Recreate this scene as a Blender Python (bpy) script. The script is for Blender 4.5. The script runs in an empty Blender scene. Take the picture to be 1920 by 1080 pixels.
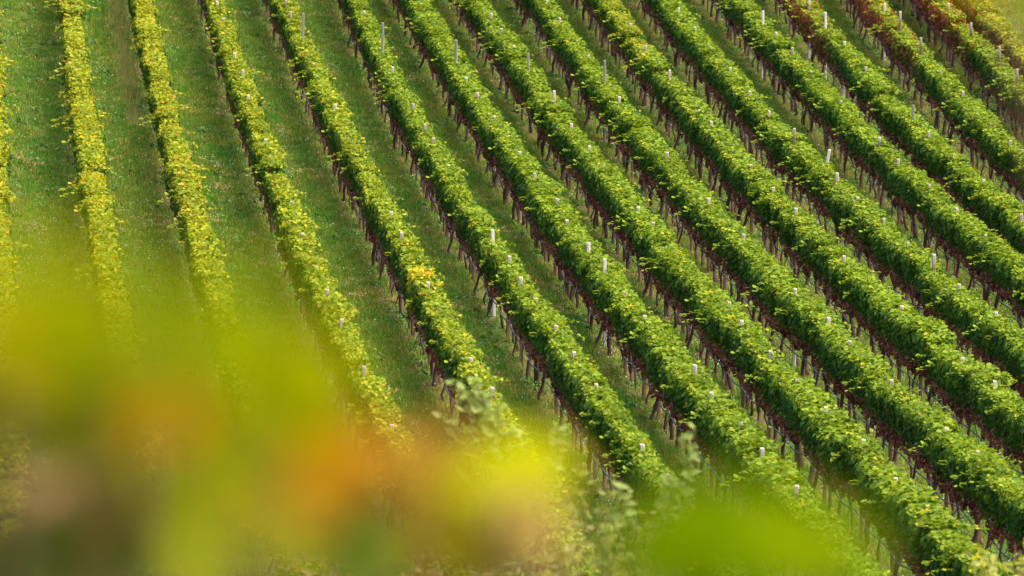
import bpy, math, random
import numpy as np
from mathutils import Matrix, Vector
random.seed(7); rng = np.random.default_rng(7)
S = bpy.context.scene; COL = S.collection

# ------------------------------------------------------------------ camera
CAM_H = 20.2
PITCH = math.atan(1695/10667.0)
cam_d = bpy.data.cameras.new('camera'); cam = bpy.data.objects.new('camera', cam_d); COL.objects.link(cam)
cam_d.lens = 200; cam_d.sensor_width = 36; cam_d.clip_start = 0.2; cam_d.clip_end = 3000
cam.location = (0, 0, CAM_H); cam.rotation_euler = (math.pi/2 - PITCH, 0, 0)
cam_d.dof.use_dof = True; cam_d.dof.focus_distance = 124; cam_d.dof.aperture_fstop = 2.8
S.camera = cam
# ------------------------------------------------------------------ light
SUN_DIR = Vector((0.46, -0.06, 1.0)).normalized()          # towards the sun
el = math.asin(SUN_DIR.z); az = math.atan2(SUN_DIR.x, SUN_DIR.y)
W = bpy.data.worlds.new('World'); S.world = W; W.use_nodes = True
nt = W.node_tree; bgn = nt.nodes['Background']
sky = nt.nodes.new('ShaderNodeTexSky'); sky.sky_type = 'NISHITA'; sky.sun_disc = False
sky.sun_elevation = el; sky.sun_rotation = az; sky.dust_density = 4.0
nt.links.new(sky.outputs[0], bgn.inputs[0]); bgn.inputs[1].default_value = 0.15
sd = bpy.data.lights.new('sun', 'SUN'); sd.energy = 3.7; sd.angle = math.radians(58); sd.color = (1.0, 0.88, 0.66)
so = bpy.data.objects.new('sun', sd); COL.objects.link(so)
so.rotation_euler = SUN_DIR.to_track_quat('Z', 'Y').to_euler()
S.view_settings.view_transform = 'Standard'; S.view_settings.look = 'None'
S.view_settings.exposure = 1.1; S.view_settings.gamma = 1; S.view_settings.use_curve_mapping = False
S.render.engine = 'CYCLES'
S.cycles.max_bounces = 5; S.cycles.diffuse_bounces = 2; S.cycles.transmission_bounces = 3; S.cycles.glossy_bounces = 1
S.cycles.transparent_max_bounces = 4; S.cycles.caustics_reflective = False; S.cycles.caustics_refractive = False

# ------------------------------------------------------------------ helpers
def tag(o, label=None, cat=None, group=None, kind=None):
    if label: o['label'] = label
    if cat: o['category'] = cat
    if group: o['group'] = group
    if kind: o['kind'] = kind
    return o
def link(name, data, parent=None, loc=(0, 0, 0)):
    o = bpy.data.objects.new(name, data); COL.objects.link(o); o.location = loc
    if parent is not None: o.parent = parent
    return o
def mesh_np(name, V, F, mats, tint=None, midx=None, smooth=False):
    """V (n,3), F (m,k) equal-size faces or list"""
    me = bpy.data.meshes.new(name)
    V = np.asarray(V, np.float32)
    if isinstance(F, np.ndarray):
        k = F.shape[1]; m = F.shape[0]
        me.vertices.add(len(V)); me.vertices.foreach_set('co', V.ravel())
        me.loops.add(m*k); me.loops.foreach_set('vertex_index', F.astype(np.int32).ravel())
        me.polygons.add(m); me.polygons.foreach_set('loop_start', np.arange(0, m*k, k, dtype=np.int32))
    else:
        me.from_pydata(V.tolist(), [], F)
    for q in (mats if isinstance(mats, (list, tuple)) else [mats]): me.materials.append(q)
    if midx is not None: me.polygons.foreach_set('material_index', np.asarray(midx, np.int32))
    if tint is not None:
        a = me.color_attributes.new('tint', 'FLOAT_COLOR', 'POINT')
        t = np.ones((len(V), 4), np.float32); t[:, :3] = tint; a.data.foreach_set('color', t.ravel())
    if smooth: me.polygons.foreach_set('use_smooth', np.ones(len(me.polygons), bool))
    me.update(); me.validate()
    return me
def nrm(a): return a/np.maximum(np.linalg.norm(a, axis=-1, keepdims=True), 1e-9)
LEAF_V = np.array([(0, -.06, 0), (.40, -.10, .07), (.52, .40, .10), (.22, .62, .05), (0, 1.0, -.10), (-.22, .62, .05), (-.52, .40, .10), (-.40, -.10, .07)])
LEAF_F = np.array([(0, 1, 2), (0, 2, 3), (0, 3, 4), (0, 4, 5), (0, 5, 6), (0, 6, 7)])
LEAF4_V = np.array([(0, -.08, 0), (.46, .02, .08), (.40, .58, .08), (0, 1.0, -.08), (-.40, .58, .08), (-.46, .02, .08)])
LEAF4_F = np.array([(0, 1, 2), (0, 2, 3), (0, 3, 4), (0, 4, 5)])
def leaf_cloud(P, N, T, size, tint, tv=LEAF4_V, tf=LEAF4_F, width=1.0):
    """P centres, N normals, T tip directions -> V,F,tint"""
    N = nrm(N); T = nrm(T - (T*N).sum(-1, keepdims=True)*N); X = np.cross(T, N)
    n = len(P); k = len(tv); sz = np.asarray(size).reshape(-1, 1, 1)
    fold = rng.uniform(-.6, 2.2, (n, 1, 1))
    L = tv[None, :, :]
    V = P[:, None, :] + sz*(L[..., 0:1]*width*X[:, None, :] + (L[..., 1:2]-.4)*T[:, None, :] + L[..., 2:3]*fold*N[:, None, :])
    F = (tf[None] + (np.arange(n)*k)[:, None, None]).reshape(-1, 3)
    return V.reshape(-1, 3), F, np.repeat(tint, k, 0)
def tube(path, radii, seg=6, cap=True):
    path = np.asarray(path, float); n = len(path); V = []; F = []
    up = np.array((0.3, 0.1, 1.0))
    for i in range(n):
        d = path[min(i+1, n-1)] - path[max(i-1, 0)]; d /= np.linalg.norm(d)+1e-9
        a = np.cross(d, up if abs(d[2]) < .9 else (1, 0, 0)); a /= np.linalg.norm(a)+1e-9; b = np.cross(d, a)
        for s in range(seg):
            t = 2*math.pi*s/seg
            V.append(path[i] + radii[i]*(math.cos(t)*a + math.sin(t)*b))
    for i in range(n-1):
        for s in range(seg):
            F.append([i*seg+s, i*seg+(s+1) % seg, (i+1)*seg+(s+1) % seg, (i+1)*seg+s])
    if cap: F.append(list(range(seg))[::-1]); F.append([(n-1)*seg+s for s in range(seg)])
    return [tuple(v) for v in V], F
class MB:
    def __init__(s): s.V = []; s.F = []
    def add(s, V, F):
        o = len(s.V); s.V += [tuple(map(float, v)) for v in V]; s.F += [[i+o for i in f] for f in F]
    def mesh(s, name, m, smooth=False):
        me = bpy.data.meshes.new(name); me.from_pydata(s.V, [], s.F); me.materials.append(m)
        if smooth: me.polygons.foreach_set('use_smooth', np.ones(len(me.polygons), bool))
        me.update(); return me
# camera geometry: pixel of the photograph (1920 x 1080) to a ray, and back
FPX = 10667.0; CP, SP = math.cos(PITCH), math.sin(PITCH)
def ray(px, py):
    x = (px-960)/FPX; y = (540-py)/FPX
    return np.array((x, CP+y*SP, -SP+y*CP))
def at(px, py, d):
    return np.array((0, 0, CAM_H)) + ray(px, py)*d
def to_px(X, Y, Z):
    z = np.asarray(Z)-CAM_H
    fwd = Y*CP - z*SP; upc = Y*SP + z*CP
    return 960+FPX*X/fwd, 540-FPX*upc/fwd

# ------------------------------------------------------------------ materials
def new_mat(name):
    m = bpy.data.materials.new(name); m.use_nodes = True
    return m, m.node_tree, m.node_tree.nodes['Principled BSDF']
class NG:
    """tiny helper to write node graphs"""
    def __init__(s, nt): s.nt = nt
    def n(s, t, **k):
        q = s.nt.nodes.new(t)
        for a, b in k.items(): setattr(q, a, b)
        return q
    def put(s, sock, v):
        if isinstance(v, bpy.types.NodeSocket): s.nt.links.new(v, sock)
        elif isinstance(v, (tuple, list)): sock.default_value = tuple(v)+((1,) if len(v) == 3 and len(sock.default_value) == 4 else ())
        else: sock.default_value = v
    def m(s, op, a, b=0.0, c=0.0, clamp=False):
        q = s.n('ShaderNodeMath', operation=op, use_clamp=clamp)
        for i, v in enumerate((a, b, c)): s.put(q.inputs[i], v)
        return q.outputs[0]
    def mix(s, f, a, b):
        q = s.n('ShaderNodeMix', data_type='RGBA')
        s.put(q.inputs[0], f); s.put(q.inputs[6], a); s.put(q.inputs[7], b); return q.outputs[2]
    def ramp(s, f, stops):
        q = s.n('ShaderNodeValToRGB'); e = q.color_ramp.elements
        while len(e) < len(stops): e.new(.5)
        for i, (p, c) in enumerate(stops): e[i].position = p; e[i].color = tuple(c)+(1,)
        s.put(q.inputs[0], f); return q.outputs[0]
    def noise(s, vec, scale, detail=3, rough=.55):
        q = s.n('ShaderNodeTexNoise'); q.inputs['Scale'].default_value = scale; q.inputs['Detail'].default_value = detail
        q.inputs['Roughness'].default_value = rough
        if vec is not None: s.put(q.inputs['Vector'], vec)
        return q.outputs['Fac']
    def scale(s, col, k):
        q = s.n('ShaderNodeMix', data_type='RGBA', blend_type='MULTIPLY'); q.inputs[0].default_value = 1
        s.put(q.inputs[6], col); s.put(q.inputs[7], k); return q.outputs[2]
def finish_leaf(g, bs, col, trans=0.38, rough=.5, spec=.35, tr_gain=(1.5, 1.35, .8)):
    nt = g.nt; out = nt.nodes['Material Output']
    g.put(bs.inputs['Base Color'], col); bs.inputs['Roughness'].default_value = rough
    bs.inputs['Specular IOR Level'].default_value = spec
    tr = g.n('ShaderNodeBsdfTranslucent'); g.put(tr.inputs[0], g.scale(col, tr_gain))
    mx = g.n('ShaderNodeMixShader'); mx.inputs[0].default_value = trans
    nt.links.new(bs.outputs[0], mx.inputs[1]); nt.links.new(tr.outputs[0], mx.inputs[2]); nt.links.new(mx.outputs[0], out.inputs[0])

# vine leaves: tint = (random, age and painted sunlight by canopy height, random2); object colour = (yellowing, reddening, brightness)
M_leaf, t_, b_ = new_mat('vine_leaf'); g = NG(t_)
at_ = g.n('ShaderNodeAttribute', attribute_name='tint'); sp = g.n('ShaderNodeSeparateColor'); t_.links.new(at_.outputs['Color'], sp.inputs[0])
oi = g.n('ShaderNodeObjectInfo'); so_ = g.n('ShaderNodeSeparateColor'); t_.links.new(oi.outputs['Color'], so_.inputs[0])
rnd, hgt, rn2 = sp.outputs; yel, red, bri = so_.outputs
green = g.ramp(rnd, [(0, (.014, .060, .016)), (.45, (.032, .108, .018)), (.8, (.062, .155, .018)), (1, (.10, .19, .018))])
young_sunlit = g.ramp(rnd, [(0, (.11, .21, .014)), (.5, (.22, .31, .016)), (1, (.34, .40, .02))])
col = g.mix(g.m('MULTIPLY', hgt, 0.85), green, young_sunlit)  # crest leaves younger and painted sunlit, hedge walls painted darker as shaded
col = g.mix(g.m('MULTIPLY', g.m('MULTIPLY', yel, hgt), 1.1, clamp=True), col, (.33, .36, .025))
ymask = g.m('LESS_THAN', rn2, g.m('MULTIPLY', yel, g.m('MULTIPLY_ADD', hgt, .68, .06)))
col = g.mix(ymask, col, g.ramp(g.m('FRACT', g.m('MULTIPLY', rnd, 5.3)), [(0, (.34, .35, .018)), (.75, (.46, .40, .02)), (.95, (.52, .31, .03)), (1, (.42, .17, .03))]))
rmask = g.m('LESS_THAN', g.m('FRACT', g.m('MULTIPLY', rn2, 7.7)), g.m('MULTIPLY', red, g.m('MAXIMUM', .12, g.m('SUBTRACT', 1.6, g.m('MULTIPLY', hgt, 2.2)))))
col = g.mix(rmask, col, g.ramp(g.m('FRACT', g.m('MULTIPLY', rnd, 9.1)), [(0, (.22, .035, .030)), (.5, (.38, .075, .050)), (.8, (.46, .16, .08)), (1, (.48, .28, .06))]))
col = g.scale(col, bri)
finish_leaf(g, b_, col, .36, .6, .12)

def flat_leaf(name, c, trans=.4, jitter=.25):
    m, t, b = new_mat(name); q = NG(t)
    ta = q.n('ShaderNodeAttribute', attribute_name='tint'); s_ = q.n('ShaderNodeSeparateColor'); t.links.new(ta.outputs['Color'], s_.inputs[0])
    no = q.noise(None, 14, 3)
    f = q.m('ADD', q.m('MULTIPLY', s_.outputs[0], .7), q.m('MULTIPLY', no, .5))
    lo = tuple(v*(1-jitter) for v in c); hi = tuple(min(v*(1+jitter), .9) for v in c)
    finish_leaf(q, b, q.mix(f, lo, hi), trans)
    return m

def plain(name, c1, c2, scale=8, rough=.8, stretch=(1, 1, 1), objinfo=False):
    m, t, b = new_mat(name); q = NG(t)
    tc = q.n('ShaderNodeTexCoord'); mp = q.n('ShaderNodeMapping'); mp.inputs['Scale'].default_value = stretch
    t.links.new(tc.outputs['Object'], mp.inputs[0])
    f = q.noise(mp.outputs[0], scale, 4)
    f = q.m('MULTIPLY_ADD', f, 2.2, -.6, clamp=True)
    if objinfo:
        o_ = q.n('ShaderNodeObjectInfo'); f = q.m('ADD', q.m('MULTIPLY', f, .6), q.m('MULTIPLY', o_.outputs['Random'], .4))
    b.inputs['Roughness'].default_value = rough; b.inputs['Specular IOR Level'].default_value = .25
    q.put(b.inputs['Base Color'], q.mix(f, c1, c2))
    return m
M_bark = plain('vine_bark', (.070, .036, .033), (.18, .105, .09), 14, .95, (1, 1, .3), True)
M_cane = plain('dry_cane', (.10, .055, .035), (.22, .13, .08), 14, .9)
M_post = plain('post_wood', (.36, .24, .16), (.62, .49, .40), 9, .85, (3, 3, .5), True)
def bleached_sunlit(name, c1, c2, t1, t2):  # pale top: bleached wood plus painted sunlight; brown below includes painted shade
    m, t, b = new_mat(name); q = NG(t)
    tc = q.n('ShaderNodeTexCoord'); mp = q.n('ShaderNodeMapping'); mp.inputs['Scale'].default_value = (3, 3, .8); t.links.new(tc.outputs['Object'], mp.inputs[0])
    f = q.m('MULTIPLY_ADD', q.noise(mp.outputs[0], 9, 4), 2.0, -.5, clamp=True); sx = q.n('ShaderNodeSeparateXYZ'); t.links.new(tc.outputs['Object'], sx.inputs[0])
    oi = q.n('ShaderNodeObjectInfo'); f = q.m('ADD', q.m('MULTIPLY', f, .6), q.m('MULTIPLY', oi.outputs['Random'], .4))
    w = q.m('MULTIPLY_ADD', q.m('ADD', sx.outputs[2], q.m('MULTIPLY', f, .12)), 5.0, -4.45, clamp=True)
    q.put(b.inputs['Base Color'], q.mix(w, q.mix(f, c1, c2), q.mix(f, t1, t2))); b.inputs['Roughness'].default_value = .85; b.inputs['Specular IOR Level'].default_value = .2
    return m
M_post = bleached_sunlit('post_wood', (.15, .085, .055), (.33, .20, .13), (.50, .40, .34), (.74, .65, .57))
M_post_pale = plain('pale_post', (.58, .52, .47), (.78, .72, .66), 7, .8, (2, 2, .6))
M_post_grey = plain('grey_post_wood', (.20, .17, .16), (.40, .35, .33), 9, .85, (3, 3, .5))
M_hose = plain('hose_plastic', (.070, .078, .125), (.14, .15, .21), 5, .45)
M_grape, t_, b_ = new_mat('grape_skin'); g = NG(t_)
at_ = g.n('ShaderNodeAttribute', attribute_name='tint'); sp = g.n('ShaderNodeSeparateColor'); t_.links.new(at_.outputs['Color'], sp.inputs[0])
g.put(b_.inputs['Base Color'], g.ramp(sp.outputs[0], [(0, (.09, .026, .034)), (.35, (.25, .062, .062)), (.7, (.40, .12, .10)), (1, (.50, .24, .15))]))
b_.inputs['Roughness'].default_value = .6; b_.inputs['Specular IOR Level'].default_value = .3

# ground and grass share one large-scale variation
def turf_colour(q, rand=None):
    geo = q.n('ShaderNodeNewGeometry'); pos = geo.outputs['Position']
    mp = q.n('ShaderNodeMapping'); mp.inputs['Scale'].default_value = (1, .33, 0); mp.inputs['Rotation'].default_value = (0, 0, -.095)
    q.nt.links.new(pos, mp.inputs[0])
    n1 = q.m('MULTIPLY_ADD', q.noise(mp.outputs[0], .55, 4, .6), 2.6, -.8, clamp=True)
    n2 = q.m('MULTIPLY_ADD', q.noise(mp.outputs[0], 2.2, 4, .6), 2.6, -.8, clamp=True)
    return n1, n2
M_soil, t_, b_ = new_mat('turf_soil'); g = NG(t_)
n1, n2 = turf_colour(g)
ga = g.n('ShaderNodeAttribute', attribute_name='tint'); gs = g.n('ShaderNodeSeparateColor'); t_.links.new(ga.outputs['Color'], gs.inputs[0])
c = g.mix(n1, (.050, .130, .020), (.085, .130, .022)); c = g.mix(g.m('MULTIPLY', n2, .5), c, (.10, .075, .032))
c = g.mix(g.m('MULTIPLY', gs.outputs[0], g.m('MULTIPLY_ADD', n2, .5, .35)), c, (.105, .070, .040))
g.put(b_.inputs['Base Color'], c); b_.inputs['Roughness'].default_value = 1; b_.inputs['Specular IOR Level'].default_value = 0
def grass_mat(name, lush, olive, dry, dryk):
    m, t, b = new_mat(name); q = NG(t)
    n1, n2 = turf_colour(q)
    ta = q.n('ShaderNodeAttribute', attribute_name='tint'); s_ = q.n('ShaderNodeSeparateColor'); t.links.new(ta.outputs['Color'], s_.inputs[0])
    oi = q.n('ShaderNodeObjectInfo')
    c = q.mix(n1, lush, olive)
    c = q.mix(q.m('MULTIPLY', q.m('GREATER_THAN', q.m('ADD', s_.outputs[0], q.m('MULTIPLY', n2, .25)), 1-dryk), .9), c, dry)
    br = q.m('ADD', .70, q.m('ADD', q.m('MULTIPLY', oi.outputs['Random'], .35), q.m('MULTIPLY', s_.outputs[1], .35)))
    cx = q.n('ShaderNodeCombineColor')
    for i in range(3): q.put(cx.inputs[i], br)
    finish_leaf(q, b, q.scale(c, cx.outputs[0]), .3, .6, .2, (1.2, 1.2, .9))
    return m
M_grass = grass_mat('grass_blade', (.055, .240, .024), (.150, .275, .024), (.30, .24, .085), .10)
M_grass_y = grass_mat('olive_grass_blade', (.085, .260, .022), (.200, .275, .026), (.33, .25, .08), .22)
M_weed = grass_mat('weed_leaf', (.058, .155, .036), (.085, .175, .028), (.13, .19, .05), .1)
M_straw = grass_mat('straw', (.42, .28, .12), (.40, .24, .10), (.42, .30, .15), .4)
M_tall = grass_mat('dry_tall_grass', (.34, .36, .09), (.40, .37, .11), (.5, .42, .16), .3)
M_flower = plain('white_petals', (.75, .75, .66), (.85, .82, .6), 5)

# ------------------------------------------------------------------ terrain
TC = np.array([-0.1, -0.638, 0.75, 0.273, -1.963, 0.02, 0.629, 0.387, 0.491, -0.162])
TI = [(i, j) for i in range(4) for j in range(4-i)]
def sstep(a, b, x):
    t = np.clip((x-a)/(b-a), 0, 1); return t*t*(3-2*t)
def zt(X, Y):
    X = np.asarray(X, float); Y = np.asarray(Y, float)
    u = np.clip((X-2)/12, -1.75, 1.3); v = np.clip((Y-135)/40, -1.4, 1.12)
    z = sum(c*u**i*v**j for c, (i, j) in zip(TC, TI))
    z = z + np.maximum(Y-180, 0)*.10
    bank = CAM_H - 1.9 - .205*Y
    w = sstep(60, 82, Y)
    bump = .03*np.sin(X*1.7+.3*Y)*np.sin(Y*.9-.4*X) + .025*np.sin(X*3.1-Y*.7) + .02*np.sin(Y*2.3+X)
    return bank*(1-w) + z*w + bump
def hit(px, py, up):
    d = ray(px, py); z = 0.0; t = 120.
    for _ in range(40):
        t = .5*t + .5*((z+up-CAM_H)/d[2]); z = float(zt(d[0]*t, d[1]*t))
    return d[0]*t, d[1]*t, t
TOP = 1.72
# where the photograph shows the ridge / post tops of every row
R = {0:[(-26,0),(-18,130),(-3,443)],
1:[(137,0),(143,133),(167,233),(180,333),(187,427),(200,493),(215,570),(235,650),(248,720)],
2:[(268,0),(283,67),(300,133),(313,200),(333,267),(347,333),(360,393),(383,453),(403,510),(420,577),(440,643),(460,693)],
3:[(403,3),(420,35),(439,105),(455,137),(471,185),(499,262),(513,293),(533,377),(567,437),(597,500),(617,547),(633,600),(683,690),(740,800)],
4:[(530,3),(549,27),(567,67),(595,120),(627,197),(730,398),(756,437),(804,529),(889,673),(917,735)],
5:[(682,22),(700,58),(726,92),(733,130),(767,197),(792,235),(813,263),(840,312),(920,445),(948,483),(981,522),(1011,563),(1045,615),(1080,666),(1117,720),(1204,837),(1247,897)],
6:[(792,7),(811,42),(853,110),(873,145),(898,175),(925,218),(953,255),(981,288),(1009,330),(1036,375),(1068,413),(1100,455),(1137,500),(1172,547),(1209,592),(1295,697),(1334,742),(1377,790),(1441,850),(1496,919)],
7:[(920,25),(942,58),(963,90),(996,130),(1041,192),(1067,235),(1100,275),(1137,310),(1196,392),(1234,420),(1359,572),(1395,607),(1443,658),(1496,713),(1549,768),(1602,827),(1679,897),(1747,950)],
8:[(1027,2),(1050,37),(1100,105),(1134,150),(1157,185),(1258,288),(1325,375),(1398,445),(1498,543),(1547,600),(1592,640),(1653,708),(1780,803),(1843,850)],
9:[(1179,46),(1210,87),(1236,115),(1269,145),(1302,207),(1336,230),(1410,312),(1450,352),(1494,397),(1582,480),(1683,575),(1802,670),(1870,718)],
10:[(1274,18),(1302,54),(1334,90),(1366,128),(1408,175),(1446,212),(1486,255),(1531,303),(1563,335),(1610,375),(1658,415),(1698,455),(1754,500),(1806,537),(1868,592),(1920,640)],
11:[(1423,40),(1458,65),(1489,100),(1520,133),(1583,190),(1646,258),(1692,302),(1735,345),(1789,390),(1846,440),(1920,490)],
12:[(1518,5),(1549,43),(1585,82),(1623,127),(1701,213),(1744,248),(1792,290),(1842,340),(1920,405)],
13:[(1657,10),(1693,50),(1728,95),(1767,134),(1799,175),(1853,230),(1894,265),(1920,285)],
14:[(1791,10),(1826,60),(1860,115),(1903,150)],
15:[(1873,40),(1910,75)]}
rows = {}
for k, pts in R.items():
    Q = np.array([hit(a, b, TOP)[:2] for a, b in pts])
    q = Q[:, 0] + .096*Q[:, 1]; v = (Q[:, 1]-140)/30
    A = np.stack([np.ones_like(v), v, v*v, v**3], 1); lam = np.diag([0, .25, .5, .9])
    if k in (0, 14, 15): lam = np.diag([0, 4, 9, 9.])
    if k < 3: lam = np.diag([0, .3, .6, 4.])
    rows[k] = np.linalg.solve(A.T@A+lam, A.T@q)
rows[16] = rows[15]+np.array([2.0, 0, 0, 0])
def rowx(k, Y):
    v = np.clip((np.asarray(Y, float)-140)/30, -2.0, 1.6); c = rows[k]
    return c[0]+c[1]*v+c[2]*v*v+c[3]*v**3 - .096*np.asarray(Y, float)
def row_dist(X, Y):
    return np.min([np.abs(X-rowx(k, Y)) for k in rows], 0)

def sheet_axis(a, b, step, lo, hi, n):
    f = np.arange(a, b+1e-6, step)
    left = a-(np.geomspace(step*2, a-lo, n))[::-1] if lo < a else np.array([])
    right = b+np.geomspace(step*2, hi-b, n)
    return np.concatenate([left, f, right])
xs = sheet_axis(-19, 17, .22, -500, 500, 26); ys = sheet_axis(76, 208, .22, -60, 1200, 30)
GX, GY = np.meshgrid(xs, ys); GZ = zt(GX, GY)
nx, ny = len(xs), len(ys)
I = (np.arange(ny-1)[:, None]*nx + np.arange(nx-1)[None]).ravel()
strip = np.where((GY > 74) & (GY < 198), 1-sstep(.25, .62, row_dist(GX, GY)), 0)
tint = np.zeros((nx*ny, 3)); tint[:, 0] = strip.ravel()
hill = link('hillside', mesh_np('hillside', np.stack([GX, GY, GZ], -1).reshape(-1, 3), np.stack([I, I+1, I+nx+1, I+nx], 1), M_soil, tint, smooth=True))
tag(hill, 'grassy vineyard hillside under and between the rows of vines', 'hillside', kind='structure')

# ------------------------------------------------------------------ grapevines (built once, copied along the rows)
def canopy(seed, shoots=0, n_side=350, n_top=260, n_in=70, L=1.16):
    r = np.random.default_rng(seed); P, N, T, H = [], [], [], []
    zb, zt_ = .97, 1.60
    ph = r.uniform(0, 6.28, 6)
    def wid(z, y):  # half width of the trimmed hedge
        t = (z-zb)/(zt_-zb)
        return (.125+.065*np.clip(t*1.6, 0, 1)) * (1-.08*sstep(.8, 1.05, t)) + .03*np.sin(7*y+ph[0]+3*z)+.025*np.sin(11*y+ph[1]-5*z)
    for s in (-1, 1):
        y = r.uniform(-L/2, L/2, n_side); z = zb + (zt_-zb)*r.uniform(-.06, 1, n_side)
        x = s*(wid(z, y) + r.normal(0, .035, n_side))
        P.append(np.stack([x, y, z], 1))
        N.append(np.stack([s*np.ones(n_side), r.normal(0, .45, n_side), r.uniform(.05, 1.0, n_side)], 1))
        T.append(np.stack([s*r.uniform(0, .5, n_side), r.normal(0, .6, n_side), -np.ones(n_side)], 1))
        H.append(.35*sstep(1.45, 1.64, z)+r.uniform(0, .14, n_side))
    y = r.uniform(-L/2, L/2, n_top); x = r.uniform(-.21, .21, n_top)
    z = 1.59+.035*np.sin(6*y+ph[2])+.035*np.sin(13*y+ph[3])+.03*np.sin(9*x+ph[4]) - .5*np.abs(x)**2.0 + r.normal(0, .05, n_top)
    P.append(np.stack([x, y, z], 1)); N.append(np.stack([r.normal(0, .6, n_top), r.normal(0, .6, n_top), np.ones(n_top)], 1))
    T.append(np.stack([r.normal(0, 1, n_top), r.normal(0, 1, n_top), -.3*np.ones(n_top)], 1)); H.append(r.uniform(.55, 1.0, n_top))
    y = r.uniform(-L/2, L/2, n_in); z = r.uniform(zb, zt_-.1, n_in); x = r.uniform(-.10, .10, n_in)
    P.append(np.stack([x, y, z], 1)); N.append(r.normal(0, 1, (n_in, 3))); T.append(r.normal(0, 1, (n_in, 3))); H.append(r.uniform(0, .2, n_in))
    for q in range(shoots):                                   # long shoots escaping the trimmed wall
        a = r.uniform(0, 6.28); m = 12; t = np.linspace(0, 1, m)
        out = np.array((np.cos(a), .5*np.sin(a), .35)); out[0] = np.sign(out[0])*max(abs(out[0]), .5)
        b0 = np.array((np.sign(out[0])*.14, r.uniform(-.4, .4), r.uniform(1.35, 1.62)))
        p = b0 + t[:, None]*out*r.uniform(.25, .5) - np.array((0, 0, .22))*(t**2)[:, None]
        P.append(p + r.normal(0, .02, p.shape)); N.append(np.stack([r.normal(0, .5, m), r.normal(0, .5, m), np.ones(m)], 1)); T.append(r.normal(0, 1, (m, 3))); H.append(r.uniform(.7, 1, m))
    P = np.concatenate(P); N = np.concatenate(N); T = np.concatenate(T); H = np.concatenate(H)
    n = len(P); size = r.uniform(.052, .092, n)
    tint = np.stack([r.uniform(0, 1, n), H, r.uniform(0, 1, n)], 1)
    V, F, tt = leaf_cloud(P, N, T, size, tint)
    return mesh_np('vine_leaves', V, F, M_leaf, tt)
CAN = [canopy(100+i, shoots=(1, 0, 2, 1, 2, 0, 1, 1, 4, 0, 3, 1)[i]) for i in range(12)]
def trunk_mesh(seed):
    r = np.random.default_rng(seed); b = MB()
    lx, ly = r.normal(0, .08), r.normal(0, .16); tk = r.uniform(.75, 1.35)
    n = 6; t = np.linspace(0, 1, n)
    path = np.stack([lx*(1-t)+r.normal(0, .018, n), ly*(1-t)+r.normal(0, .045, n), -.08+.98*t], 1)
    b.add(*tube(path, tk*(.036-.014*t)*r.uniform(.8, 1.25, n), 6))
    for s in (-1, 1):                                         # fruiting arms along the wire
        m = 5; u = np.linspace(0, 1, m)
        p = np.stack([path[-1][0]+r.normal(0, .01, m), path[-1][1]+s*u*.5, .90-.05*np.sin(u*3)+r.normal(0, .01, m)], 1)
        b.add(*tube(p, .018-.008*u, 5))
    for q in range(r.integers(1, 4)):                         # hanging canes and suckers
        m = 4; u = np.linspace(0, 1, m); y0 = r.uniform(-.4, .4); d = r.normal(0, .22); ex = r.normal(0, .16)
        p = np.stack([ex*u, y0+d*u, .90-u*r.uniform(.25, .6)], 1)
        b.add(*tube(p, .010-.004*u, 4))
    return b.mesh('trunk', M_bark, True)
TRK = [trunk_mesh(200+i) for i in range(9)]
OCT = np.array([(1, 0, 0), (-1, 0, 0), (0, 1, 0), (0, -1, 0), (0, 0, 1), (0, 0, -1)], float)
OCF = np.array([(0, 2, 4), (2, 1, 4), (1, 3, 4), (3, 0, 4), (2, 0, 5), (1, 2, 5), (3, 1, 5), (0, 3, 5)])
def grapes_mesh(seed, nb=40):
    r = np.random.default_rng(seed); P, sz, tn = [], [], []
    for b in range(nb):
        c = np.array((r.choice((-1, 1))*r.uniform(.02, .17), r.uniform(-.56, .56), r.uniform(.77, 1.05))); tone = r.uniform(0, 1)
        m = 14; h = r.uniform(0, 1, m); rad = .055*(1-h)*r.uniform(.5, 1.1, m)+.006; a = r.uniform(0, 6.28, m)
        P.append(c+np.stack([rad*np.cos(a), rad*np.sin(a), -.17*h], 1)); sz.append(r.uniform(.018, .030, m)); tn.append(np.clip(tone+r.normal(0, .18, m), 0, 1))
    P = np.concatenate(P); sz = np.concatenate(sz); tn = np.concatenate(tn); n = len(P)
    V = (P[:, None]+sz[:, None, None]*OCT[None]).reshape(-1, 3); F = (OCF[None]+(np.arange(n)*6)[:, None, None]).reshape(-1, 3)
    return mesh_np('grape_bunches', V, F, M_grape, np.repeat(np.stack([tn]*3, 1), 6, 0))
GRP = [grapes_mesh(300+i) for i in range(8)]
def post_mesh(name, h, w, mat):
    b = MB(); c = .18*w; o = w/2
    ring = [(-o+c, -o), (o-c, -o), (o, -o+c), (o, o-c), (o-c, o), (-o+c, o), (-o, o-c), (-o, -o+c)]
    V = [(x, y, z) for z in (-.35, h-.012) for x, y in ring]+[(x*.86, y*.86, h) for x, y in ring]
    F = [[i, (i+1) % 8, 8+(i+1) % 8, 8+i] for i in range(8)]+[[8+i, 8+(i+1) % 8, 16+(i+1) % 8, 16+i] for i in range(8)]+[list(range(16, 24))]
    b.add(V, F); return b.mesh(name, mat)
PST = {'wood': post_mesh('post', 1.0, .076, M_post), 'pale': post_mesh('post', 1.0, .074, M_post_pale), 'grey': post_mesh('post', 1.0, .068, M_post_grey)}
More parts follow.
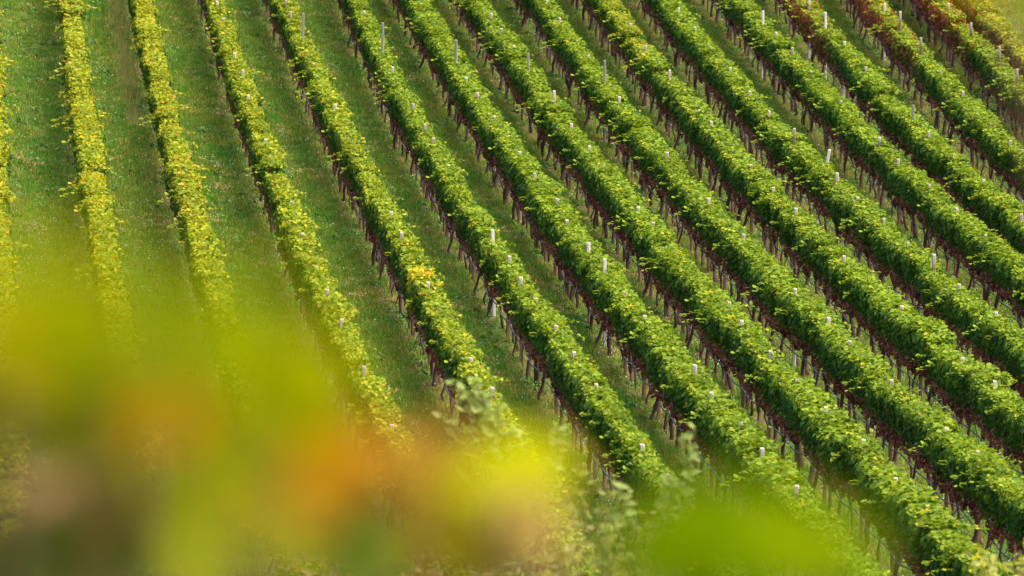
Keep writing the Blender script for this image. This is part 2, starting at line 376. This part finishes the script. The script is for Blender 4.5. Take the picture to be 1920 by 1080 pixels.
# taller posts: (row, ridge pixel) -> (top pixel y, look, lean)
TALL = {(4,567):(25,'grey',0), (5,726):(44,'grey',0), (6,853):(74,'grey',0), (7,996):(100,'grey',0), (7,1041):(170,'wood',0), (8,1134):(112,'grey',0),
        (9,1269):(133,'wood',0), (5,920):(429,'pale',0), (6,1137):(485,'pale',0), (6,1295):(683,'wood',0), (10,1531):(278,'pale',.16), (10,1754):(477,'wood',0),
        (11,1423):(19,'pale',0), (11,1489):(89,'wood',0), (12,1518):(-4,'pale',0), (12,1549):(23,'pale',0), (12,1585):(78,'pale',0), (12,1701):(196,'grey',0),
        (13,1693):(21,'wood',0), (13,1728):(70,'wood',0), (14,1826):(42,'wood',0), (14,1860):(85,'wood',0), (14,1903):(129,'wood',0), (10,1486):(240,'wood',0), (10,1563):(322,'wood',0), (3,439):(98,'wood',0), (8,1498):(542,'pale',0)}
ORD = ['', 'second', 'third', 'fourth', 'fifth', 'sixth', 'seventh', 'eighth', 'ninth', 'tenth', 'eleventh', 'twelfth', 'thirteenth', 'fourteenth']
LAB = {0: 'yellowing trellised vine row cut through by the left edge of the photo',
 1: 'narrow golden-topped vine row, leftmost row seen whole, without post tips',
 2: 'golden-topped vine row without post tips, beside the strip of dry tall grass',
 3: 'yellow-green vine row with pale post tips, just right of the two golden rows without posts',
 4: 'green vine row with one bright yellow vine in its middle',
 5: 'green vine row with a pale square post high above its leaves near the centre',
 6: 'green vine row with a tall pale post at mid height, right of the photo centre',
 7: 'long green vine row from top centre down to the bottom right corner',
 8: 'green vine row ending low on the right edge, thin grey post near its top',
 9: 'dense green vine row ending two thirds down the right edge',
 10: 'green vine row with one leaning bright white post on its crest',
 11: 'dense green vine row ending just above mid right edge, pale post at its top',
 12: 'green vine row with several white-tipped posts and reddish leaves at its top end',
 13: 'vine row turned red and orange at its top end with tall brown posts',
 14: 'vine row with red leaves at its top end, second from the top right corner',
 15: 'short blurred yellow-orange vine row cut off in the top right corner'}
YEL = {0: .48, 1: .42, 2: .42, 3: .26, 4: .20, 5: .05, 6: .04, 7: .03, 8: .025, 9: .03, 10: .025, 11: .02, 12: .03, 13: .05, 14: .08, 15: .35}
n_v = 0
vine_spots = []
for k in sorted(LAB):
    Y = 80.0 + .3*(k % 3); sel = []
    while Y < 202:
        X = float(rowx(k, Y)); Z = float(zt(X, Y)); px, py = to_px(X, Y, Z); _, pt = to_px(X, Y, Z+1.7)
        if -260 < px < 2180 and pt < 1330 and py > -160: sel.append((X, Y, Z))
        Y += 1.06
    X0, Y0, Z0 = sel[0]
    root = link('vine_hedge', None, None, (X0, Y0, Z0)); tag(root, LAB[k], 'vine row', 'trellised vine rows across the hillside')
    off = Vector((X0, Y0, Z0))
    for X, Y, Z in sel:
        px, py = to_px(X, Y, Z+1.6)
        dx = float(rowx(k, Y+.5)-rowx(k, Y-.5)); rz = math.atan2(-dx, 1.0) + (math.pi if random.random() < .5 else 0)
        slope = float(zt(rowx(k, Y+.5), Y+.5)-zt(rowx(k, Y-.5), Y-.5))
        v = link('vine', random.choice(CAN), root); v.location = Vector((X+random.gauss(0, .025), Y, Z))-off
        v.rotation_euler = (0, 0, rz); sw = math.sin(Y*.55+k*2.1)*.06+math.sin(Y*.21+k)*.06
        v.scale = ((1.05 if k < 3 else 1.0 if k < 6 else 1.22)*(1+sw)*random.uniform(.90, 1.12), random.uniform(.97, 1.06), random.uniform(.955, 1.04)*(1+.2*sw))
        y_ = YEL[k]*random.uniform(.75, 1.25); r_ = .001; br = random.uniform(.9, 1.1)
        if k >= 12 and k < 16:
            edge = {12: 1500, 13: 1650, 14: 1775, 15: 1905}[k]
            w = max(0, 1-max(0, px-edge)/(95 if k != 14 else 75)); r_ += (.55 if k < 15 else .25)*w; y_ = max(y_, .22*w)
        if k == 9 and px < 1225: y_ = .3
        if k == 4 and abs(py-522) < 9: y_ = 5.0; v['label'] = 'bright yellow vine'
        v.color = (y_, r_, br, 1)
        t = link('trunk', random.choice(TRK), v); t.color = (1, 1, 1, 1)
        gb = link('grape_bunches', random.choice(GRP), v); gb['kind'] = 'stuff'
        if k < 3: gb.scale = (.8, 1, .8); gb.location = (0, 0, .16)
        n_v += 1; vine_spots.append((X, Y, Z, k))
    # drip hose hung under the fruit zone
    Ys = np.arange(sel[0][1]-.6, sel[-1][1]+.6, .5); Xs = rowx(k, Ys)
    sag = .44+.025*np.sin(Ys*2.1+k)+.02*np.sin(Ys*.7+2*k)
    path = np.stack([Xs-.05+.015*np.sin(Ys*1.3), Ys, zt(Xs, Ys)+sag], 1)-np.array(off)
    b = MB(); b.add(*tube(path, [.0155]*len(path), 5)); link('drip_hose', b.mesh('drip_hose', M_hose, True), root)
    for zz in (1.0, 1.45):
        path = np.stack([Xs, Ys, zt(Xs, Ys)+zz], 1)-np.array(off)
        b = MB(); b.add(*tube(path[::4], [.002]*len(path[::4]), 3)); link('trellis_wire', b.mesh('trellis_wire', M_post_grey), root)
    # posts where the photo shows their tops
    tops = [p for p in R[k]] if k >= 3 else [p for p in R[k][1::3]]
    seen = []
    for a, bpx in tops:
        if k == 15: continue
        X, Y, t_ = hit(a, bpx, TOP); X = float(rowx(k, Y)); Z = float(zt(X, Y)); seen.append(Y)
        look, lean, h = 'wood', 0, TOP+random.uniform(.0, .08) if k >= 3 else 1.5
        if random.random() < .06: look = 'pale'
        if (k, a) in TALL:
            ty, look, lean = TALL[(k, a)]; h = TOP + (bpx-ty)*t_/FPX
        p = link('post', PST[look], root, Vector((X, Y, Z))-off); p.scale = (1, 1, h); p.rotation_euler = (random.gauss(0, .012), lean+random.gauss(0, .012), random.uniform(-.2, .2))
        if (k, a) == (10, 1531): p['label'] = 'leaning bright white post'
    for Y in np.arange(sel[0][1], sel[-1][1], 3.1):             # posts whose tops stay below the leaves
        if k >= 3 and all(abs(Y-q) > 1.9 for q in seen):
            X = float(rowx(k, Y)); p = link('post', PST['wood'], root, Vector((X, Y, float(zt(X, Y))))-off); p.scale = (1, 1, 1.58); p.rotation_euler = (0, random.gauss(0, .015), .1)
    rows_first = None
print('vines', n_v)

# ------------------------------------------------------------------ turf: tufts of grass, weeds and straw instanced over the hillside
def blades(seed, n, rad, h0, h1, w, mat, lean=.5, name='grass_tuft'):
    r = np.random.default_rng(seed); a = r.uniform(0, 6.28, n); q = rad*np.sqrt(r.uniform(0, 1, n)); P = np.stack([q*np.cos(a), q*np.sin(a), np.zeros(n)], 1)
    h = r.uniform(h0, h1, n); d = r.uniform(0, 6.28, n); l = r.uniform(.1, 1, n)*lean
    tip = P+np.stack([np.cos(d)*l*h, np.sin(d)*l*h, h], 1); s = np.stack([-np.sin(d), np.cos(d), 0*d], 1)*w
    mid = P*.5+tip*.5+np.array((0, 0, .012)); V = np.stack([P-s, P+s, mid+s*.8, tip, mid-s*.8], 1).reshape(-1, 3)
    F = (np.array([(0, 1, 2), (0, 2, 4), (4, 2, 3)])[None]+(np.arange(n)*5)[:, None, None]).reshape(-1, 3)
    t = np.repeat(np.stack([r.uniform(0, 1, n), r.uniform(0, 1, n), r.uniform(0, 1, n)], 1), 5, 0)
    return mesh_np(name, V, F, mat, t)
def rosette(seed, n, rad, sz, h, mat, name='weed_clump'):
    r = np.random.default_rng(seed); a = r.uniform(0, 6.28, n); q = rad*np.sqrt(r.uniform(0, 1, n))
    P = np.stack([q*np.cos(a), q*np.sin(a), h*r.uniform(.2, 1, n)*(1-.6*q/rad)], 1)
    V, F, t = leaf_cloud(P, np.stack([.6*np.cos(a), .6*np.sin(a), np.ones(n)], 1)+r.normal(0, .35, (n, 3)), np.stack([np.cos(a), np.sin(a), 0*a], 1)+r.normal(0, .4, (n, 3)), r.uniform(.6, 1.3, n)*sz, r.uniform(0, 1, (n, 3)))
    return mesh_np(name, V, F, mat, t)
def scatter_object(name, label, cat, protos, P, rot, scl, pick):
    """a point mesh whose geometry nodes instance the proto meshes; the protos live in a collection outside the scene"""
    pc = bpy.data.collections.new(name+'_kinds')
    for i, me in enumerate(protos):
        o = bpy.data.objects.new('%s_kind_%s' % (name, 'abcdefgh'[i]), me); pc.objects.link(o)
    me = bpy.data.meshes.new(name); me.vertices.add(len(P)); me.vertices.foreach_set('co', np.asarray(P, np.float32).ravel())
    for nm, ty, dat in (('rot', 'FLOAT_VECTOR', rot), ('scl', 'FLOAT_VECTOR', scl)):
        a = me.attributes.new(nm, ty, 'POINT'); a.data.foreach_set('vector', np.asarray(dat, np.float32).ravel())
    a = me.attributes.new('pick', 'INT', 'POINT'); a.data.foreach_set('value', np.asarray(pick, np.int32))
    o = link(name, me); tag(o, label, cat, kind='stuff')
    gt = bpy.data.node_groups.new(name, 'GeometryNodeTree')
    gt.interface.new_socket('Geometry', in_out='INPUT', socket_type='NodeSocketGeometry'); gt.interface.new_socket('Geometry', in_out='OUTPUT', socket_type='NodeSocketGeometry')
    N = gt.nodes; L = gt.links
    gi, go = N.new('NodeGroupInput'), N.new('NodeGroupOutput'); ci = N.new('GeometryNodeCollectionInfo'); ci.inputs[0].default_value = pc
    ci.inputs['Separate Children'].default_value = True; ci.inputs['Reset Children'].default_value = True
    ip = N.new('GeometryNodeInstanceOnPoints'); ip.inputs['Pick Instance'].default_value = True
    def attr(nm, dt):
        q = N.new('GeometryNodeInputNamedAttribute'); q.data_type = dt; q.inputs[0].default_value = nm; return [s for s in q.outputs if s.enabled][0]
    L.new(gi.outputs[0], ip.inputs['Points']); L.new(ci.outputs[0], ip.inputs['Instance'])
    L.new(attr('pick', 'INT'), ip.inputs['Instance Index']); L.new(attr('scl', 'FLOAT_VECTOR'), ip.inputs['Scale'])
    er = N.new('FunctionNodeEulerToRotation'); L.new(attr('rot', 'FLOAT_VECTOR'), er.inputs[0]); L.new(er.outputs[0], ip.inputs['Rotation'])
    L.new(ip.outputs[0], go.inputs[0])
    md = o.modifiers.new('scatter', 'NODES'); md.node_group = gt
    return o
def spots(dens, y0=76, y1=206):
    n = int(dens*36*(y1-y0)); X = rng.uniform(-19, 17, n); Y = rng.uniform(y0, y1, n); Z = zt(X, Y)
    px, py = to_px(X, Y, Z); k = (px > -160) & (px < 2080) & (py > -90) & (py < 1230)
    return X[k], Y[k], Z[k]
def lowfreq(X, Y, f, s):
    return .5+.25*(np.sin(X*f+s)*np.cos(Y*f*.37+1.7*s)+np.sin((X*.6-Y*.25)*f*1.6+2.3*s))+.25*np.sin(X*f*2.7+Y*f*.8+s*5)*np.sin(Y*f*.9-s)
X, Y, Z = spots(42); d = row_dist(X, Y); keep = rng.uniform(0, 1, len(X)) < np.where(d < .35, .35, 1.0); X, Y, Z, d = X[keep], Y[keep], Z[keep], d[keep]
u = rng.uniform(0, 1, len(X)); lf = lowfreq(X, Y, .9, 1.3)
pick = np.where(u < .62-.4*lf, 0, np.where(u < .72-.2*lf, 1, np.where(u < .90, 2, 3)))
pick = np.where((d < .5) & (rng.uniform(0, 1, len(X)) < .4), 3, pick)
n = len(X); s = rng.uniform(.7, 1.35, n)
scatter_object('grass', 'short mown green and olive grass growing between the vine rows', 'grass',
    [blades(1, 46, .16, .03, .09, .006, M_grass, .8), blades(2, 40, .15, .05, .13, .006, M_grass, .7), blades(3, 46, .16, .03, .10, .006, M_grass_y, .8), blades(4, 34, .16, .03, .12, .006, M_grass_y, .9)],
    np.stack([X, Y, Z], 1), np.stack([rng.normal(0, .06, n), rng.normal(0, .06, n), rng.uniform(0, 6.28, n)], 1), np.stack([s, s, s*rng.uniform(.7, 1.3, n)], 1), pick)
X, Y, Z = spots(5); lf = lowfreq(X, Y, 1.1, 4.2)*lowfreq(X, Y, 2.3, .7); keep = rng.uniform(0, 1, len(X)) < np.clip((lf-.12)*3.2, .06, 1); X, Y, Z = X[keep], Y[keep], Z[keep]; n = len(X); s = rng.uniform(.5, 1.5, n)
scatter_object('weeds', 'low bluish green broadleaf weeds and clover in patches of the grass', 'weeds', [rosette(5, 34, .20, .055, .09, M_weed), rosette(6, 48, .20, .04, .07, M_weed), rosette(7, 22, .13, .07, .10, M_weed)],
    np.stack([X, Y, Z], 1), np.stack([0*X, 0*X, rng.uniform(0, 6.28, n)], 1), np.stack([s, s, s], 1), rng.integers(0, 3, n))
# straw: drifts of cut hay and the dry tall grass beside the third row
sx, sy = [], []
for q in range(75):
    k = random.choice([1, 2, 3, 3, 4, 4, 5, 5, 6, 7]); yy = random.uniform(92, 175); xx = float(rowx(k, yy))+random.uniform(.5, 1.6)-2.1
    m = random.randint(8, 22); sx.append(xx+rng.normal(0, random.uniform(.12, .35), m)); sy.append(yy+rng.normal(0, .4, m))
m = 700; yy = rng.uniform(138, 185, m); sx.append(rowx(2, yy)-.55+rng.normal(0, .13, m)); sy.append(yy)
X, Y = np.concatenate(sx), np.concatenate(sy); Z = zt(X, Y)
tall = np.arange(len(X)) >= len(X)-m; n = len(X); s = rng.uniform(.7, 1.3, n)
scatter_object('dry_grass', 'pale brown straw and dry tall grass lying in streaks on the turf', 'dry grass', [blades(8, 44, .17, .02, .06, .009, M_straw, 3.5), blades(9, 14, .10, .12, .30, .004, M_tall, .5)],
    np.stack([X, Y, Z], 1), np.stack([0*X, 0*X, rng.uniform(0, 6.28, n)], 1), np.stack([s, s, s], 1), tall.astype(int))
X, Y, Z = spots(.8); n = len(X)
fl = []
for i in range(3):
    r = np.random.default_rng(40+i); P = np.stack([r.normal(0, .12, 5), r.normal(0, .12, 5), r.uniform(.07, .12, 5)], 1)
    fl.append(mesh_np('flower_heads', (P[:, None]+.011*OCT[None]).reshape(-1, 3), (OCF[None]+(np.arange(5)*6)[:, None, None]).reshape(-1, 3), M_flower))
scatter_object('clover_flowers', 'tiny white clover flowers dotted through the grass', 'flowers', fl, np.stack([X, Y, Z], 1), np.zeros((n, 3)), np.ones((n, 3)), rng.integers(0, 3, n))
# ------------------------------------------------------------------ plants on the near slope, between the camera and the hillside
M_fore, t_, b_ = new_mat('near_vine_leaf'); g = NG(t_)
oi = g.n('ShaderNodeObjectInfo'); ta = g.n('ShaderNodeAttribute', attribute_name='tint'); sp = g.n('ShaderNodeSeparateColor'); t_.links.new(ta.outputs['Color'], sp.inputs[0])
tc = g.n('ShaderNodeTexCoord')
f = g.m('ADD', .75, g.m('MULTIPLY', g.noise(tc.outputs['Object'], 22, 3), .5)); cx = g.n('ShaderNodeCombineColor')
for i in range(3): g.put(cx.inputs[i], f)
finish_leaf(g, b_, g.scale(oi.outputs['Color'], cx.outputs[0]), 0.45, .8, .0, (1.2, 1.15, .5))
def big_leaf(seed):
    r = np.random.default_rng(seed)
    # five-lobed vine leaf, cupped, petiole notch at the base
    ang = np.array([-78, -60, -35, -12, 8, 22, 38, 58, 74, 90]); rad = np.array([.42, .60, .66, .50, .70, .84, .62, .72, .88, 1.0])*r.uniform(.93, 1.07, 10)
    half = [(q*math.cos(math.radians(a)), q*math.sin(math.radians(a))) for a, q in zip(ang, rad)]
    rim = half+[(-x, y) for x, y in half[-2::-1]]
    V = [(0, -.12, 0)]+[(x*.62, y*.62+.1, .10*abs(x)-.12*max(y, 0)**2+r.normal(0, .02)) for x, y in rim]
    F = [[0, i, i+1] for i in range(1, len(rim))]
    me = bpy.data.meshes.new('leaf'); me.from_pydata(V, [], F); me.materials.append(M_fore); me.update(); return me
BIG = [big_leaf(i) for i in range(6)]
PAL = {'yg': (.20, .23, .001), 'lemon': (.36, .37, .001), 'yellow': (.46, .42, .001), 'ochre': (.32, .22, .003), 'orange': (.42, .235, .03), 'rust': (.34, .14, .003),
       'pink': (.58, .32, .15), 'beige': (.50, .37, .12), 'olive': (.135, .145, .002), 'dark': (.060, .056, .001), 'deep': (.030, .065, .004), 'green': (.10, .19, .003), 'vivid': (.155, .225, .001), 'brown': (.16, .12, .006)}
COLNAME = {'pink': 'pinkish beige leaf', 'beige': 'pale beige leaf', 'orange': 'orange leaf', 'rust': 'rust brown leaf', 'yellow': 'bright yellow leaf'}
def near_vine(label, blobs, base, group='blurred grapevines close to the camera'):
    """base = ground point (x, y); blobs = (px, py, rx, ry, colour, count, distance)"""
    r = random.Random(len(label)*7+len(blobs))
    bz = float(zt(*base)); root = link('near_grapevine', None, None, (base[0], base[1], bz)); tag(root, label, 'grapevine', group)
    O = Vector((base[0], base[1], bz)); trunk = MB(); heads = []
    for px, py, rx, ry, c, n, d in blobs:
        C = Vector(at(px, py+ry*.4, d)); C -= O; st = Vector((r.gauss(0, .05), r.gauss(0, .05), 0)); kx = C*.5+Vector((r.gauss(0, .06), r.gauss(0, .06), .12))
        sh = MB(); sh.add(*tube([tuple(st+Vector((0, 0, .25))), tuple(kx*.7+st*.3+Vector((0, 0, .1))), tuple(kx*.3+C*.7), tuple(C)], [.009, .007, .005, .003], 5))
        link('shoot', sh.mesh('shoot', M_cane, True), root)
        for i in range(n):
            a, q = r.uniform(0, 6.28), math.sqrt(r.uniform(0, 1)); dd = d*r.uniform(.93, 1.07)
            P = Vector(at(px+rx*q*math.cos(a), py+ry*q*math.sin(a), dd))-O
            o = link('leaf', r.choice(BIG), root, P); s = r.uniform(.075, .115); o.scale = (s, s, s)
            # blades face the light: mostly up and out to the right, tips hanging
            o.rotation_euler = (math.radians(r.uniform(25, 75)), r.uniform(-.5, .5), r.uniform(-1.2, 1.2)+.3)
            b = PAL[c]; k = r.uniform(.85, 1.15); o.color = (b[0]*k, b[1]*k*r.uniform(.94, 1.06), b[2], 1)
            if c in COLNAME: o['label'] = COLNAME[c]
    t = MB(); t.add(*tube([(0, 0, -.1), (.03, .01, .15), (-.01, .02, .32)], [.03, .025, .018], 7)); link('trunk', t.mesh('trunk', M_bark, True), root)
D = 4.8
def gp(px, d): p = at(px, 1080, d); return (p[0], p[1])
near_vine('large out-of-focus grapevine filling the lower left corner, olive and yellow-green with a pinkish leaf',
  [(270, 690, 180, 70, 'yg', 2, 2.8), (70, 650, 80, 60, 'yg', 1, 2.8), (10, 720, 40, 60, 'ochre', 2, 4.6), (170, 790, 70, 80, 'dark', 6, 5.0), (85, 920, 10, 55, 'pink', 2, 5.4),
   (90, 1070, 170, 40, 'deep', 9, 5.1), (300, 830, 80, 35, 'rust', 2, 5.0), (260, 950, 110, 60, 'olive', 4, 5.6), (-5, 900, 35, 150, 'dark', 5, 5.2), (200, 1000, 70, 60, 'dark', 4, 5.3), (330, 1050, 130, 55, 'yg', 5, 5.6), (200, 900, 60, 60, 'brown', 3, 5.5)], gp(160, 5.4))
near_vine('out-of-focus yellow-green vine shoot in the lower left, right of the corner vine',
  [(552, 745, 28, 65, 'lemon', 6, 4.8), (400, 940, 90, 50, 'yg', 2, 5.2), (450, 1050, 150, 45, 'yg', 4, 5.4), (520, 990, 40, 40, 'ochre', 3, 5.4), (480, 860, 60, 40, 'olive', 1, 3.6)], gp(470, 5.4))
near_vine('out-of-focus vine with orange, yellow and beige leaves at the bottom centre',
  [(640, 905, 40, 40, 'rust', 2, 4.9), (765, 890, 105, 22, 'orange', 3, 4.9), (955, 905, 60, 35, 'lemon', 2, 5.2), (640, 1030, 60, 40, 'deep', 3, 5.6), (850, 1065, 90, 35, 'brown', 5, 5.4), (985, 1025, 14, 40, 'beige', 3, 5.2), (720, 1085, 90, 25, 'green', 4, 5.4)], gp(820, 5.5))
near_vine('out-of-focus vine with plain vivid green leaves at the bottom right of centre',
  [(1390, 1040, 130, 45, 'vivid', 10, 4.4), (1250, 1085, 60, 30, 'vivid', 3, 4.8), (1540, 1090, 60, 20, 'vivid', 3, 4.0)], gp(1390, 4.6))
near_vine('out-of-focus yellow-green vine shoot peeping in at the top right corner',
  [(1935, 5, 20, 40, 'yg', 3, 6.0), (1865, -60, 30, 15, 'ochre', 2, 5.6)], gp(2700, 7.0))
# half-sharp wild shrubs further down the slope
M_pale = flat_leaf('pale_shrub_leaf', (.27, .34, .08), .4, .45); M_oliv = flat_leaf('olive_shrub_leaf', (.22, .23, .05), .4, .5); M_dryl = flat_leaf('brown_shrub_leaf', (.27, .19, .07), .35, .45)
M_vgold = flat_leaf('yellowing_leaf', (.30, .32, .05), .4, .6)
def shrub(label, px, py, d, w, h, mat, n, spikes, seed, name='wild_shrub', leaf=(.05, .10)):
    r = np.random.default_rng(seed); top = at(px, py, d); bx, by = top[0], top[1]; bz = float(zt(bx, by)); H = top[2]-bz
    root = link(name, None, None, (bx, by, bz)); tag(root, label, 'shrub', 'half-sharp wild shrubs on the slope below the camera')
    st = MB(); P, N, T = [], [], []
    ns = 16
    for i in range(ns):
        a = r.uniform(0, 6.28); q = w*.5*math.sqrt(r.uniform(0, 1)); hh = H*r.uniform(.72, 1.0)*(1-.25*(q/w*2)**2)
        e = np.array((q*math.cos(a), q*math.sin(a), hh)); u = np.linspace(0, 1, 6)[:, None]
        p = u*e*np.array((1, 1, 1))+np.array((0, 0, 0.))+(u**2-u)*np.array((e[0]*.5, e[1]*.5, 0))+r.normal(0, .02, (6, 3))
        st.add(*tube(p, np.linspace(.014, .004, 6), 5))
        m = n//ns; t = r.uniform(max(0, 1-h/H), 1.0, m)[:, None]; c = t*e+(t**2-t)*np.array((e[0]*.5, e[1]*.5, 0))+r.normal(0, .09, (m, 3))*np.array((1, 1, .8))
        P.append(c); N.append(r.normal(0, .6, (m, 3))+np.array((.2, -.2, 1))); T.append(r.normal(0, 1, (m, 3)))
    link('stems', st.mesh('stems', M_cane, True), root)
    P, N, T = np.concatenate(P), np.concatenate(N), np.concatenate(T); k = len(P)
    V, F, tt = leaf_cloud(P, N, T, r.uniform(leaf[0], leaf[1], k), np.repeat(r.uniform(0, 1, (k, 1)), 3, 1), width=.6)
    lv = link('foliage', mesh_np('foliage', V, F, mat, tt), root); lv['kind'] = 'stuff'
    for x0, y0, x1, y1 in spikes:                              # upright leafy tips that stand clear of the bush
        A = at(x0, y0, d)-np.array((bx, by, bz)); B = at(x1, y1, d)-np.array((bx, by, bz)); u = np.linspace(0, 1, 7)[:, None]
        path = B+(A-B)*u+np.array((.05, 0, 0))*np.sin(u*3.1)
        sm = MB(); sm.add(*tube(path, np.linspace(.008, .003, 7), 5)); so2 = link('shoot', sm.mesh('shoot', M_cane, True), root)
        m = 32; t = np.linspace(.02, 1, m)[:, None]; c = B+(A-B)*t+np.array((.05, 0, 0))*np.sin(t*3.1)
        sgn = np.where(np.arange(m) % 2, 1, -1)[:, None]; wd = .065*(1.15-.8*t)
        tip = np.concatenate([sgn*np.ones((m, 1)), r.normal(0, .5, (m, 1)), .5*np.ones((m, 1))], 1)
        c = c+r.normal(0, .022, c.shape)
        V, F, tt = leaf_cloud(c+sgn*wd*np.array((1, 0, .3)), np.stack([r.normal(0, .9, m), r.normal(-.6, .5, m), np.ones(m)], 1), tip, r.uniform(.06, .16, m)*(1.2-.6*t[:, 0]), np.repeat(r.uniform(-.3, 1, (m, 1)), 3, 1), width=.7)
        link('shoot_leaves', mesh_np('shoot_leaves', V, F, M_pale, tt), so2)
shrub('pale feathery shrub with upright leafy tips beneath the bottom of the central rows', 1120, 885, 50, 2.0, 1.5, M_oliv, 2200,
      [(1292, 805, 1268, 960), (1252, 890, 1235, 985), (1045, 795, 1020, 900), (1165, 910, 1150, 1000)], 5)
shrub('tall pale shoots standing in front of the row right of the yellow vine', 905, 800, 52, .9, 1.0, M_pale, 420,
      [(845, 712, 905, 830), (885, 705, 925, 840), (830, 775, 885, 880), (930, 760, 940, 880), (965, 800, 960, 900)], 6)
shrub('brownish green tangled shrub at the bottom, below the orange blurred leaves', 790, 945, 46, 2.3, 1.4, M_dryl, 1900, [], 7)
shrub('yellowing leafy bush in the bottom right corner over the hedge end', 1905, 985, 62, 1.0, 1.3, M_vgold, 800, [], 8, leaf=(.08, .13))
